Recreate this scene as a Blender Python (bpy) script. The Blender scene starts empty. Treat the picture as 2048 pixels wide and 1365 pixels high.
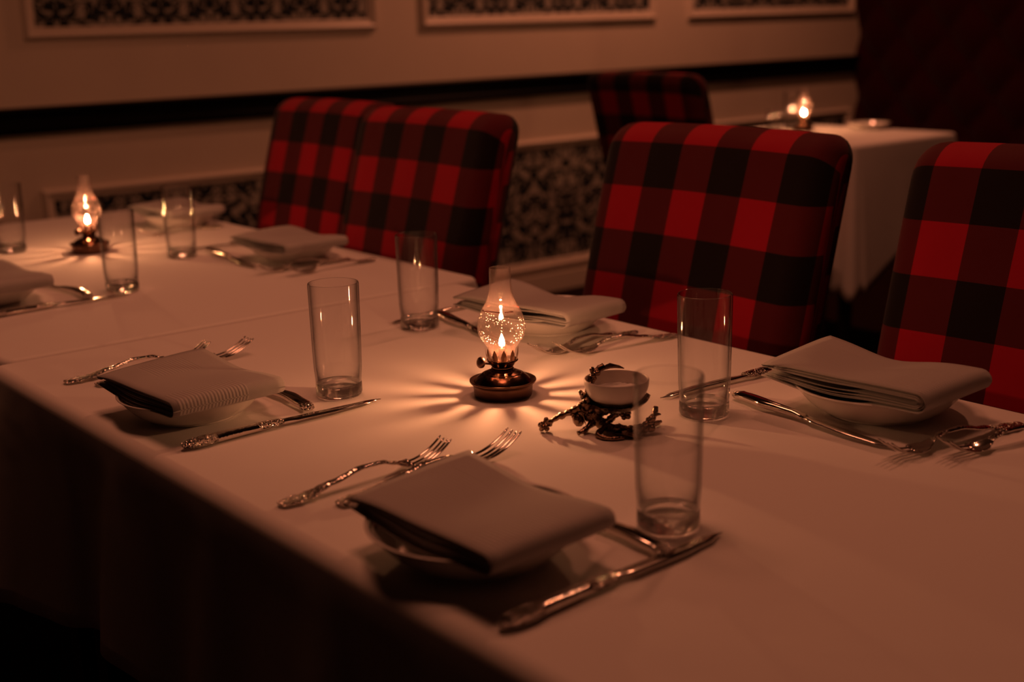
import bpy, bmesh, math, random
from math import sin, cos, pi, sqrt, radians as RAD
from mathutils import Vector, Matrix, noise as mnoise

scene = bpy.context.scene
COL = scene.collection
random.seed(7)
TZ = 0.75                      # table height

# ------------------------------------------------------------------ helpers
def obj(name, verts, faces, mat=None, parent=None, smooth=True, uvs=None, loc=(0, 0, 0), rot=(0, 0, 0)):
    me = bpy.data.meshes.new(name)
    me.from_pydata([tuple(v) for v in verts], [], faces)
    me.validate()
    if smooth:
        me.polygons.foreach_set('use_smooth', [True] * len(me.polygons))
    if uvs is not None:
        uvl = me.uv_layers.new(name='UVMap')
        for lp in me.loops:
            uvl.data[lp.index].uv = uvs[lp.vertex_index]
    bm = bmesh.new(); bm.from_mesh(me)
    bmesh.ops.recalc_face_normals(bm, faces=bm.faces[:])
    bm.to_mesh(me); bm.free()
    if mat: me.materials.append(mat)
    o = bpy.data.objects.new(name, me)
    COL.objects.link(o)
    o.location = loc; o.rotation_euler = rot
    if parent: o.parent = parent
    return o

def tag(o, label=None, cat=None, group=None, kind=None):
    if label: o['label'] = label
    if cat: o['category'] = cat
    if group: o['group'] = group
    if kind: o['kind'] = kind
    return o

def empty(name, loc=(0, 0, 0), rz=0.0):
    o = bpy.data.objects.new(name, None); COL.objects.link(o)
    o.empty_display_size = 0.02
    o.location = loc; o.rotation_euler = (0, 0, rz)
    return o

def dup(root, loc, rz, label, group=None, cat=None, scale=None):
    r = root.copy(); COL.objects.link(r)
    r.location = loc; r.rotation_euler = (0, 0, rz)
    if scale: r.scale = scale
    r['label'] = label
    if group: r['group'] = group
    if cat: r['category'] = cat
    for ch in list(root.children):
        c = ch.copy(); COL.objects.link(c); c.parent = r
        for g in list(ch.children):
            d = g.copy(); COL.objects.link(d); d.parent = c
    return r

class MB:
    """collects pieces of ONE mesh"""
    def __init__(s): s.v = []; s.f = []
    def add(s, v, f):
        b = len(s.v); s.v += [tuple(p) for p in v]; s.f += [tuple(i + b for i in q) for q in f]
        return s
    def build(s, name, mat=None, parent=None, **k): return obj(name, s.v, s.f, mat, parent, **k)

def lathe(prof, n=48, closed=False):
    """prof: (r,z) list; r==0 ends are poles"""
    v = []; f = []; rings = []
    for r, z in prof:
        if r < 1e-6:
            rings.append([len(v)]); v.append((0, 0, z))
        else:
            rings.append(list(range(len(v), len(v) + n)))
            v += [(r * cos(2 * pi * i / n), r * sin(2 * pi * i / n), z) for i in range(n)]
    m = len(rings)
    for k in range(m if closed else m - 1):
        a = rings[k]; b = rings[(k + 1) % m]
        for i in range(n):
            j = (i + 1) % n
            if len(a) == 1 and len(b) == 1: continue
            if len(a) == 1: f.append((a[0], b[j], b[i]))
            elif len(b) == 1: f.append((a[i], a[j], b[0]))
            else: f.append((a[i], a[j], b[j], b[i]))
    return v, f

def smooth_prof(pts, n=6):
    """Catmull-Rom through (r,z) points"""
    out = []
    P = [pts[0]] + list(pts) + [pts[-1]]
    for i in range(1, len(P) - 2):
        p0, p1, p2, p3 = P[i - 1], P[i], P[i + 1], P[i + 2]
        for k in range(n):
            t = k / n
            out.append(tuple(0.5 * (2 * p1[c] + (p2[c] - p0[c]) * t + (2 * p0[c] - 5 * p1[c] + 4 * p2[c] - p3[c]) * t * t
                                    + (3 * p1[c] - p0[c] - 3 * p2[c] + p3[c]) * t ** 3) for c in range(len(p1))))
    out.append(tuple(pts[-1]))
    return out

def sweep(path, n=12, power=2.0, up=(0, 0, 1)):
    """path: list of (x,y,z, half width, half thickness); section lies across the path"""
    v = []; f = []; N = len(path); up = Vector(up)
    for k, (x, y, z, w, t) in enumerate(path):
        a = Vector(path[max(k - 1, 0)][:3]); b = Vector(path[min(k + 1, N - 1)][:3])
        d = (b - a).normalized()
        side = up.cross(d)
        if side.length < 1e-4: side = Vector((1, 0, 0)).cross(d)
        side.normalize(); nn = d.cross(side).normalized()
        for i in range(n):
            q = 2 * pi * i / n; c, s = cos(q), sin(q)
            c = math.copysign(abs(c) ** (2 / power), c); s = math.copysign(abs(s) ** (2 / power), s)
            v.append(Vector((x, y, z)) + side * (w * c) + nn * (t * s))
    for k in range(N - 1):
        for i in range(n):
            j = (i + 1) % n
            f.append((k * n + i, k * n + j, (k + 1) * n + j, (k + 1) * n + i))
    f.append(tuple(reversed(range(n)))); f.append(tuple(range((N - 1) * n, N * n)))
    return v, f

def box(x0, x1, y0, y1, z0, z1):
    v = [(x, y, z) for x in (x0, x1) for y in (y0, y1) for z in (z0, z1)]
    f = [(0, 1, 3, 2), (4, 6, 7, 5), (0, 4, 5, 1), (2, 3, 7, 6), (0, 2, 6, 4), (1, 5, 7, 3)]
    return v, f

def bevel(o, w, seg=2):
    m = o.modifiers.new('bevel', 'BEVEL'); m.width = w; m.segments = seg; m.limit_method = 'ANGLE'
    return o

def ball(c, r, n=8, m=6, sq=(1, 1, 1)):
    pr = [(r * sin(pi * k / m), -r * cos(pi * k / m)) for k in range(m + 1)]
    pr[0] = (0, -r); pr[-1] = (0, r)
    v, f = lathe(pr, n)
    return [(c[0] + p[0] * sq[0], c[1] + p[1] * sq[1], c[2] + p[2] * sq[2]) for p in v], f

def lerp_tab(tab, x):
    for (a, va), (b, vb) in zip(tab, tab[1:]):
        if x <= b:
            t = max(0, min(1, (x - a) / (b - a))); t = t * t * (3 - 2 * t)
            return va + (vb - va) * t
    return tab[-1][1]

# ------------------------------------------------------------------ materials
def newmat(name):
    m = bpy.data.materials.new(name); m.use_nodes = True
    nt = m.node_tree; nt.nodes.clear()
    out = nt.nodes.new('ShaderNodeOutputMaterial')
    return m, nt, out

def node(nt, t, **k):
    n = nt.nodes.new(t)
    for a, b in k.items():
        if hasattr(n, a): setattr(n, a, b)
        else: n.inputs[a.replace('_', ' ')].default_value = b
    return n

def math_n(nt, op, a, b=None, c=None):
    n = nt.nodes.new('ShaderNodeMath'); n.operation = op
    for i, x in enumerate((a, b, c)):
        if x is None: continue
        if isinstance(x, (int, float)): n.inputs[i].default_value = x
        else: nt.links.new(x, n.inputs[i])
    return n.outputs[0]

def principled(nt, color, rough, metal=0.0, sheen=0.0, spec=0.5):
    p = nt.nodes.new('ShaderNodeBsdfPrincipled')
    p.inputs['Base Color'].default_value = (*color, 1); p.inputs['Roughness'].default_value = rough
    p.inputs['Metallic'].default_value = metal
    p.inputs['Specular IOR Level'].default_value = spec
    if sheen:
        p.inputs['Sheen Weight'].default_value = sheen; p.inputs['Sheen Roughness'].default_value = 0.5
    return p

def simple(name, color, rough=0.5, metal=0.0, sheen=0.0, spec=0.5, bump=None, var=0.0):
    """bump: (scale, strength, distance) noise bump; var: colour variation"""
    m, nt, out = newmat(name)
    p = principled(nt, color, rough, metal, sheen, spec)
    tc = nt.nodes.new('ShaderNodeTexCoord')
    if bump:
        nz = node(nt, 'ShaderNodeTexNoise'); nz.inputs['Scale'].default_value = bump[0]; nz.inputs['Detail'].default_value = 3
        nt.links.new(tc.outputs['Object'], nz.inputs['Vector'])
        b = nt.nodes.new('ShaderNodeBump'); b.inputs['Strength'].default_value = bump[1]; b.inputs['Distance'].default_value = bump[2]
        nt.links.new(nz.outputs['Fac'], b.inputs['Height']); nt.links.new(b.outputs['Normal'], p.inputs['Normal'])
    if var:
        n2 = node(nt, 'ShaderNodeTexNoise'); n2.inputs['Scale'].default_value = 8; n2.inputs['Detail'].default_value = 4
        nt.links.new(tc.outputs['Object'], n2.inputs['Vector'])
        mx = nt.nodes.new('ShaderNodeMix'); mx.data_type = 'RGBA'
        mx.inputs[6].default_value = tuple(c * (1 - var) for c in color) + (1,)
        mx.inputs[7].default_value = tuple(min(1, c * (1 + var)) for c in color) + (1,)
        nt.links.new(n2.outputs['Fac'], mx.inputs[0]); nt.links.new(mx.outputs[2], p.inputs['Base Color'])
    nt.links.new(p.outputs[0], out.inputs[0])
    return m

def mat_cloth():
    m, nt, out = newmat('white_tablecloth_linen')
    p = principled(nt, (0.80, 0.77, 0.74), 0.85, 0, 0.15, 0.25)
    tc = nt.nodes.new('ShaderNodeTexCoord')
    # broad soft creases + fine weave
    n1 = node(nt, 'ShaderNodeTexNoise'); n1.inputs['Scale'].default_value = 5.0; n1.inputs['Detail'].default_value = 2
    n1.inputs['Distortion'].default_value = 0.6
    n2 = node(nt, 'ShaderNodeTexNoise'); n2.inputs['Scale'].default_value = 900; n2.inputs['Detail'].default_value = 1
    for n in (n1, n2): nt.links.new(tc.outputs['Object'], n.inputs['Vector'])
    b1 = nt.nodes.new('ShaderNodeBump'); b1.inputs['Strength'].default_value = 0.5; b1.inputs['Distance'].default_value = 0.006
    b2 = nt.nodes.new('ShaderNodeBump'); b2.inputs['Strength'].default_value = 0.12; b2.inputs['Distance'].default_value = 0.0006
    nt.links.new(n1.outputs['Fac'], b1.inputs['Height']); nt.links.new(n2.outputs['Fac'], b2.inputs['Height'])
    nt.links.new(b1.outputs['Normal'], b2.inputs['Normal']); nt.links.new(b2.outputs['Normal'], p.inputs['Normal'])
    nt.links.new(p.outputs[0], out.inputs[0])
    return m

def mat_plaid():
    m, nt, out = newmat('red_black_check_wool')
    p = principled(nt, (0.3, 0, 0), 0.9, 0, 0.1, 0.15)
    uv = nt.nodes.new('ShaderNodeUVMap'); uv.uv_map = 'UVMap'
    sp = nt.nodes.new('ShaderNodeSeparateXYZ'); nt.links.new(uv.outputs[0], sp.inputs[0])
    def stripe(sock):
        a = math_n(nt, 'DIVIDE', sock, 0.134); a = math_n(nt, 'FRACT', a)
        return math_n(nt, 'LESS_THAN', a, 0.5)
    a = stripe(sp.outputs[0]); b = stripe(sp.outputs[1])
    s = math_n(nt, 'ADD', a, b)
    r = nt.nodes.new('ShaderNodeValToRGB'); r.color_ramp.interpolation = 'CONSTANT'
    e = r.color_ramp.elements
    e[0].position = 0; e[0].color = (0.007, 0.003, 0.003, 1)
    e[1].position = 0.25; e[1].color = (0.085, 0.006, 0.009, 1)
    x = e.new(0.75); x.color = (0.36, 0.003, 0.016, 1)
    nt.links.new(math_n(nt, 'DIVIDE', s, 2.0), r.inputs[0])
    nt.links.new(r.outputs[0], p.inputs['Base Color'])
    tc = nt.nodes.new('ShaderNodeTexCoord')
    nz = node(nt, 'ShaderNodeTexNoise'); nz.inputs['Scale'].default_value = 9
    nt.links.new(tc.outputs['Object'], nz.inputs['Vector'])
    bp = nt.nodes.new('ShaderNodeBump'); bp.inputs['Strength'].default_value = 0.5; bp.inputs['Distance'].default_value = 0.01
    nt.links.new(nz.outputs['Fac'], bp.inputs['Height']); nt.links.new(bp.outputs['Normal'], p.inputs['Normal'])
    nt.links.new(p.outputs[0], out.inputs[0])
    return m

def mat_napkin():
    m, nt, out = newmat('taupe_napkin_damask')
    p = principled(nt, (0.38, 0.37, 0.37), 0.8, 0, 0.2, 0.2)
    uv = nt.nodes.new('ShaderNodeUVMap'); uv.uv_map = 'UVMap'
    sp = nt.nodes.new('ShaderNodeSeparateXYZ'); nt.links.new(uv.outputs[0], sp.inputs[0])
    u, v = sp.outputs[0], sp.outputs[1]        # u across (m), v along the strip (m)
    st = math_n(nt, 'SINE', math_n(nt, 'MULTIPLY', u, 2 * pi / 0.0042))
    def band(s, lo, hi):
        return math_n(nt, 'MULTIPLY', math_n(nt, 'GREATER_THAN', s, lo), math_n(nt, 'LESS_THAN', s, hi))
    m1 = math_n(nt, 'MULTIPLY', band(u, -0.062, 0.022), band(v, 0.165, 0.212))
    m2 = math_n(nt, 'MULTIPLY', band(u, -0.030, 0.030), band(v, 0.035, 0.085))
    mk = math_n(nt, 'MAXIMUM', m1, m2)
    w = math_n(nt, 'MULTIPLY', mk, st)
    mx = nt.nodes.new('ShaderNodeMix'); mx.data_type = 'RGBA'
    mx.inputs[6].default_value = (0.40, 0.38, 0.37, 1); mx.inputs[7].default_value = (0.56, 0.53, 0.51, 1)
    nt.links.new(math_n(nt, 'MULTIPLY_ADD', w, 0.5, 0.4), mx.inputs[0])
    nt.links.new(mx.outputs[2], p.inputs['Base Color'])
    wv = math_n(nt, 'MULTIPLY', math_n(nt, 'SINE', math_n(nt, 'MULTIPLY', math_n(nt, 'ADD', u, v), 2 * pi / 0.0016)), 0.35)
    bp = nt.nodes.new('ShaderNodeBump'); bp.inputs['Strength'].default_value = 0.5; bp.inputs['Distance'].default_value = 0.0004
    nt.links.new(math_n(nt, 'ADD', w, wv), bp.inputs['Height'])
    nt.links.new(bp.outputs['Normal'], p.inputs['Normal'])
    nt.links.new(p.outputs[0], out.inputs[0])
    return m

def mat_silver(name, ornate=False):
    m, nt, out = newmat(name)
    p = principled(nt, (0.70, 0.65, 0.60), 0.10, 1.0)
    tc = nt.nodes.new('ShaderNodeTexCoord')
    if ornate:
        vz = node(nt, 'ShaderNodeTexVoronoi'); vz.inputs['Scale'].default_value = 420
        nz = node(nt, 'ShaderNodeTexNoise'); nz.inputs['Scale'].default_value = 160; nz.inputs['Detail'].default_value = 3
        for n in (vz, nz): nt.links.new(tc.outputs['Object'], n.inputs['Vector'])
        h = math_n(nt, 'ADD', vz.outputs['Distance'], nz.outputs['Fac'])
        # floral ornament sits at both ends of the handle and in the middle; plain metal between
        at = nt.nodes.new('ShaderNodeAttribute'); at.attribute_name = 'ornament'
        h = math_n(nt, 'MULTIPLY', h, at.outputs['Fac'])
        bp = nt.nodes.new('ShaderNodeBump'); bp.inputs['Strength'].default_value = 1.0; bp.inputs['Distance'].default_value = 0.0030
        nt.links.new(h, bp.inputs['Height']); nt.links.new(bp.outputs['Normal'], p.inputs['Normal'])
    else:
        nz = node(nt, 'ShaderNodeTexNoise'); nz.inputs['Scale'].default_value = 40
        nt.links.new(tc.outputs['Object'], nz.inputs['Vector'])
        nt.links.new(math_n(nt, 'MULTIPLY_ADD', nz.outputs['Fac'], 0.10, 0.06), p.inputs['Roughness'])
    nt.links.new(p.outputs[0], out.inputs[0])
    return m

def thin_glass(name, edge=0.45, smudge=None, rough=0.06):
    """clear glass wall: Fresnel mirror over clear transmission, darker where the wall is seen edge-on"""
    m, nt, out = newmat(name)
    g = nt.nodes.new('ShaderNodeNewGeometry')
    dt = nt.nodes.new('ShaderNodeVectorMath'); dt.operation = 'DOT_PRODUCT'
    nt.links.new(g.outputs['Normal'], dt.inputs[0]); nt.links.new(g.outputs['Incoming'], dt.inputs[1])
    c = math_n(nt, 'ABSOLUTE', dt.outputs['Value'])
    ic = math_n(nt, 'SUBTRACT', 1.0, c)
    p5 = math_n(nt, 'POWER', ic, 5.0)
    fr = math_n(nt, 'MULTIPLY_ADD', p5, 0.85, 0.034)
    tr = nt.nodes.new('ShaderNodeBsdfTransparent')
    mx = nt.nodes.new('ShaderNodeMix'); mx.data_type = 'RGBA'
    mx.inputs[6].default_value = (0.997, 0.997, 0.995, 1); mx.inputs[7].default_value = (edge, edge, edge, 1)
    nt.links.new(math_n(nt, 'POWER', ic, 3.0), mx.inputs[0]); nt.links.new(mx.outputs[2], tr.inputs[0])
    gl = nt.nodes.new('ShaderNodeBsdfGlossy'); gl.inputs['Roughness'].default_value = rough
    tc = nt.nodes.new('ShaderNodeTexCoord')
    s = nt.nodes.new('ShaderNodeMixShader')
    nt.links.new(fr, s.inputs[0]); nt.links.new(tr.outputs[0], s.inputs[1]); nt.links.new(gl.outputs[0], s.inputs[2])
    last = s.outputs[0]
    if smudge:
        nz = node(nt, 'ShaderNodeTexNoise'); nz.inputs['Scale'].default_value = 60; nz.inputs['Detail'].default_value = 5
        vo = node(nt, 'ShaderNodeTexVoronoi'); vo.inputs['Scale'].default_value = 330
        for n in (nz, vo): nt.links.new(tc.outputs['Object'], n.inputs['Vector'])
        sx = nt.nodes.new('ShaderNodeSeparateXYZ'); nt.links.new(tc.outputs['Object'], sx.inputs[0])
        z = sx.outputs[2]
        # soot film in the neck, speckle on the bulb
        film = math_n(nt, 'MULTIPLY', math_n(nt, 'GREATER_THAN', z, 0.1035), 0.16)
        mr = nt.nodes.new('ShaderNodeMapRange'); mr.inputs['From Min'].default_value = 0.098; mr.inputs['From Max'].default_value = 0.112
        nt.links.new(z, mr.inputs['Value'])
        film = math_n(nt, 'MULTIPLY', math_n(nt, 'MULTIPLY_ADD', mr.outputs[0], 0.055, 0.006), math_n(nt, 'ADD', nz.outputs['Fac'], 0.4))
        spk = math_n(nt, 'LESS_THAN', vo.outputs['Distance'], 0.22)
        spk = math_n(nt, 'MULTIPLY', spk, math_n(nt, 'GREATER_THAN', nz.outputs['Fac'], 0.5))
        spk = math_n(nt, 'MULTIPLY', spk, math_n(nt, 'LESS_THAN', z, 0.102))
        spk = math_n(nt, 'MULTIPLY', spk, math_n(nt, 'GREATER_THAN', z, 0.066))
        fac = math_n(nt, 'MAXIMUM', film, math_n(nt, 'MULTIPLY', spk, 0.55))
        # the tide line of soot at the top of the bulb
        ln = math_n(nt, 'LESS_THAN', math_n(nt, 'ABSOLUTE', math_n(nt, 'SUBTRACT', z, math_n(nt, 'MULTIPLY_ADD', nz.outputs['Fac'], 0.006, 0.0995))), 0.0006)
        ln = math_n(nt, 'MULTIPLY', ln, math_n(nt, 'GREATER_THAN', nz.outputs['Fac'], 0.47))
        tl = nt.nodes.new('ShaderNodeBsdfTranslucent'); tl.inputs[0].default_value = (0.75, 0.55, 0.5, 1)
        s2 = nt.nodes.new('ShaderNodeMixShader'); nt.links.new(fac, s2.inputs[0])
        nt.links.new(last, s2.inputs[1]); nt.links.new(tl.outputs[0], s2.inputs[2])
        df = nt.nodes.new('ShaderNodeBsdfDiffuse'); df.inputs[0].default_value = (0.25, 0.03, 0.02, 1)
        s3 = nt.nodes.new('ShaderNodeMixShader'); nt.links.new(math_n(nt, 'MULTIPLY', ln, 0.65), s3.inputs[0])
        nt.links.new(s2.outputs[0], s3.inputs[1]); nt.links.new(df.outputs[0], s3.inputs[2])
        last = s3.outputs[0]
    nt.links.new(last, out.inputs[0])
    return m

def solid_glass():
    m, nt, out = newmat('thick_glass')
    g = nt.nodes.new('ShaderNodeBsdfGlass'); g.inputs['IOR'].default_value = 1.5; g.inputs['Roughness'].default_value = 0.0
    g.inputs['Color'].default_value = (0.97, 0.98, 0.97, 1)
    tc = nt.nodes.new('ShaderNodeTexCoord')
    nz = node(nt, 'ShaderNodeTexNoise'); nz.inputs['Scale'].default_value = 90
    nt.links.new(tc.outputs['Object'], nz.inputs['Vector'])
    b = nt.nodes.new('ShaderNodeBump'); b.inputs['Strength'].default_value = 0.25; b.inputs['Distance'].default_value = 0.002
    nt.links.new(nz.outputs['Fac'], b.inputs['Height']); nt.links.new(b.outputs['Normal'], g.inputs['Normal'])
    tr = nt.nodes.new('ShaderNodeBsdfTransparent'); tr.inputs[0].default_value = (0.96, 0.95, 0.94, 1)
    ms = nt.nodes.new('ShaderNodeMixShader'); ms.inputs[0].default_value = 0.86
    nt.links.new(tr.outputs[0], ms.inputs[1]); nt.links.new(g.outputs[0], ms.inputs[2])
    nt.links.new(ms.outputs[0], out.inputs[0])
    return m

def mat_flame(strength):
    m, nt, out = newmat('flame')
    e = nt.nodes.new('ShaderNodeEmission')
    tc = nt.nodes.new('ShaderNodeTexCoord'); sp = nt.nodes.new('ShaderNodeSeparateXYZ')
    nt.links.new(tc.outputs['Generated'], sp.inputs[0])
    r = nt.nodes.new('ShaderNodeValToRGB'); el = r.color_ramp.elements
    el[0].color = (1.0, 0.365, 0.15, 1); el[1].color = (1.0, 0.41, 0.175, 1)
    nt.links.new(sp.outputs[2], r.inputs[0]); nt.links.new(r.outputs[0], e.inputs[0])
    e.inputs[1].default_value = strength
    nt.links.new(e.outputs[0], out.inputs[0])
    return m

def mat_wallpaper():
    m, nt, out = newmat('floral_damask_wallpaper')
    p = principled(nt, (0.3, 0.3, 0.3), 0.8, 0, 0, 0.2)
    tc = nt.nodes.new('ShaderNodeTexCoord'); sp = nt.nodes.new('ShaderNodeSeparateXYZ')
    nt.links.new(tc.outputs['Object'], sp.inputs[0])
    per = 0.36
    fx = math_n(nt, 'FRACT', math_n(nt, 'DIVIDE', sp.outputs[0], per))
    mx_ = math_n(nt, 'ABSOLUTE', math_n(nt, 'SUBTRACT', fx, 0.5))      # mirrored repeat
    mx_ = math_n(nt, 'MULTIPLY', mx_, per)
    zz = math_n(nt, 'MULTIPLY', math_n(nt, 'FRACT', math_n(nt, 'DIVIDE', sp.outputs[2], 0.42)), 0.42)
    cb = nt.nodes.new('ShaderNodeCombineXYZ'); nt.links.new(mx_, cb.inputs[0]); nt.links.new(zz, cb.inputs[2])
    vo = node(nt, 'ShaderNodeTexVoronoi'); vo.inputs['Scale'].default_value = 15; vo.inputs['Randomness'].default_value = 0.9
    nz = node(nt, 'ShaderNodeTexNoise'); nz.inputs['Scale'].default_value = 20; nz.inputs['Detail'].default_value = 2; nz.inputs['Distortion'].default_value = 1.6
    for n in (vo, nz): nt.links.new(cb.outputs[0], n.inputs['Vector'])
    a = math_n(nt, 'LESS_THAN', vo.outputs['Distance'], 0.36)
    b = math_n(nt, 'GREATER_THAN', nz.outputs['Fac'], 0.52)
    motif = math_n(nt, 'ABSOLUTE', math_n(nt, 'SUBTRACT', math_n(nt, 'MAXIMUM', a, b), math_n(nt, 'MULTIPLY', a, b)))
    mc = nt.nodes.new('ShaderNodeMix'); mc.data_type = 'RGBA'
    mc.inputs[6].default_value = (0.015, 0.022, 0.028, 1); mc.inputs[7].default_value = (0.40, 0.38, 0.33, 1)
    nt.links.new(motif, mc.inputs[0]); nt.links.new(mc.outputs[2], p.inputs['Base Color'])
    nt.links.new(p.outputs[0], out.inputs[0])
    return m

def mat_plate():
    m, nt, out = newmat('white_glazed_china')
    p = principled(nt, (0.78, 0.74, 0.70), 0.12, 0, 0, 0.5)
    tc = nt.nodes.new('ShaderNodeTexCoord')
    sp = nt.nodes.new('ShaderNodeSeparateXYZ'); nt.links.new(tc.outputs['Object'], sp.inputs[0])
    r2 = math_n(nt, 'SQRT', math_n(nt, 'ADD', math_n(nt, 'POWER', sp.outputs[0], 2.0), math_n(nt, 'POWER', sp.outputs[1], 2.0)))
    # two fine dark bands inside the rim
    def ring(c, w): return math_n(nt, 'LESS_THAN', math_n(nt, 'ABSOLUTE', math_n(nt, 'SUBTRACT', r2, c)), w)
    up = math_n(nt, 'GREATER_THAN', sp.outputs[2], 0.0235)
    g = nt.nodes.new('ShaderNodeNewGeometry'); gs = nt.nodes.new('ShaderNodeSeparateXYZ'); nt.links.new(g.outputs['Normal'], gs.inputs[0])
    up = math_n(nt, 'MULTIPLY', up, math_n(nt, 'GREATER_THAN', gs.outputs[2], 0.0))
    k = math_n(nt, 'MULTIPLY', math_n(nt, 'MAXIMUM', ring(0.0815, 0.0012), ring(0.0775, 0.0006)), up)
    mc = nt.nodes.new('ShaderNodeMix'); mc.data_type = 'RGBA'
    mc.inputs[6].default_value = (0.78, 0.74, 0.70, 1); mc.inputs[7].default_value = (0.03, 0.03, 0.03, 1)
    nt.links.new(k, mc.inputs[0]); nt.links.new(mc.outputs[2], p.inputs['Base Color'])
    nt.links.new(p.outputs[0], out.inputs[0])
    return m

M_CLOTH = mat_cloth(); M_PLAID = mat_plaid(); M_NAP = mat_napkin()
M_SILVER = mat_silver('polished_silver'); M_ORN = mat_silver('embossed_silver', True)
M_GLASS = thin_glass('clear_glass_wall', 0.10, None, 0.045); M_CHIM = thin_glass('sooty_chimney_glass', 0.5, True, 0.03); M_BASE = solid_glass()
M_FLAME = mat_flame(1700.0)
M_BRONZE = simple('aged_bronze', (0.20, 0.105, 0.065), 0.20, 1.0, bump=(220, 0.25, 0.0006), var=0.35)
M_BRONZE_D = simple('aged_bronze_matte', (0.15, 0.080, 0.055), 0.40, 1.0, bump=(160, 0.3, 0.0006), var=0.35)
M_ANTIQUE = simple('antique_cast_metal', (0.26, 0.17, 0.12), 0.22, 1.0, bump=(330, 0.8, 0.0016), var=0.4)
M_PLATE = mat_plate()
M_CHINA = simple('plain_white_china', (0.80, 0.74, 0.70), 0.15, var=0.02)
M_SALT = simple('salt', (0.85, 0.83, 0.8), 0.7, bump=(700, 0.8, 0.0015))
M_WALL = simple('cream_wall_paint', (0.74, 0.66, 0.55), 0.6, bump=(60, 0.08, 0.002), var=0.04)
M_TRIM = simple('cream_gloss_moulding', (0.78, 0.70, 0.60), 0.35, var=0.03)
M_RAIL = simple('black_painted_wood', (0.004, 0.0035, 0.0035), 0.45, spec=0.15, bump=(30, 0.1, 0.002))
M_PAPER = mat_wallpaper()
M_FLOOR = simple('dark_carpet', (0.020, 0.008, 0.006), 0.95, spec=0.05, bump=(250, 0.6, 0.004), var=0.3)
M_CEIL = simple('ceiling_paint', (0.07, 0.055, 0.045), 0.85, var=0.03)
M_VELVET = simple('dark_red_velvet', (0.030, 0.0015, 0.003), 0.9, 0, 0.1, 0.08, bump=(35, 0.3, 0.004), var=0.2)
M_WOOD = simple('dark_stained_wood', (0.03, 0.014, 0.009), 0.4, bump=(40, 0.2, 0.001), var=0.3)
M_WICK = simple('charred_wick', (0.02, 0.015, 0.01), 0.9, bump=(300, 0.5, 0.001))

# ------------------------------------------------------------------ setting
WY = 4.33; RX = 5.787; CEIL = 2.75
def struct(name, vf, mat, **k):
    o = obj(name, vf[0], vf[1], mat, smooth=False, **k); o['kind'] = 'structure'; return o
struct('floor', box(-3.0, RX + 0.1, -3.0, WY + 0.1, -0.08, 0.0), M_FLOOR)
struct('ceiling', box(-3.0, RX + 0.1, -3.0, WY + 0.1, CEIL, CEIL + 0.08), M_CEIL)
struct('wall_back', box(-3.0, RX + 0.1, WY, WY + 0.1, 0.0, CEIL), M_WALL)
struct('wall_right', box(RX + 0.03, RX + 0.13, -3.0, WY + 0.1, 0.0, CEIL), M_RAIL)
bevel(struct('baseboard_back', box(-3.0, RX - 0.01, WY - 0.018, WY - 0.0005, 0.0, 0.085), M_WALL), 0.004)
# chair rail: profiled dark moulding
pr = [(0, 0.845), (-0.022, 0.848), (-0.026, 0.868), (-0.018, 0.876), (-0.018, 0.902), (-0.036, 0.912), (-0.040, 0.926), (-0.034, 0.932), (0, 0.933)]
v = [(x, WY - 0.0005 + p[0], p[1]) for x in (-3.0, RX - 0.005) for p in pr]; n = len(pr)
f = [(i, (i + 1) % n, n + (i + 1) % n, n + i) for i in range(n)] + [tuple(range(n)), tuple(range(2 * n - 1, n - 1, -1))]
struct('trim_1', (v, f), M_RAIL)

def panel_frame(x0, x1, z0, z1, w=0.042, d=0.022):
    """mitred picture-frame moulding on the wall, profile across w"""
    prof = [(0, 0), (0.10, 0.55), (0.28, 0.95), (0.50, 0.75), (0.62, 0.40), (0.80, 0.45), (0.93, 0.25), (1, 0)]
    v = []; f = []; n = len(prof)
    for q, h in prof:
        s = q * w; y = WY - 0.0006 - h * d
        v += [(x0 + s, y, z0 + s), (x1 - s, y, z0 + s), (x1 - s, y, z1 - s), (x0 + s, y, z1 - s)]
    for k in range(n - 1):
        for i in range(4):
            j = (i + 1) % 4
            f.append((k * 4 + i, k * 4 + j, (k + 1) * 4 + j, (k + 1) * 4 + i))
    return v, f
XS = [(0.05, 1.31), (1.508, 2.842), (3.045, 4.327), (4.53, 5.745)]
t = 2
for x0, x1 in XS:
    for z0, z1 in ((1.140, 2.30), (0.105, 0.665)):
        fr = struct('trim_%d' % t, panel_frame(x0, x1, z0, z1), M_TRIM); t += 1
        fr['label'] = 'cream moulding frame round a wallpaper panel'
        pp = obj('wallpaper_panel', *box(x0 + 0.040, x1 - 0.040, WY - 0.004, WY - 0.0008, z0 + 0.040, z1 - 0.040), M_PAPER, parent=fr, smooth=False)
        pp['label'] = 'dark floral damask wallpaper panel'

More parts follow.
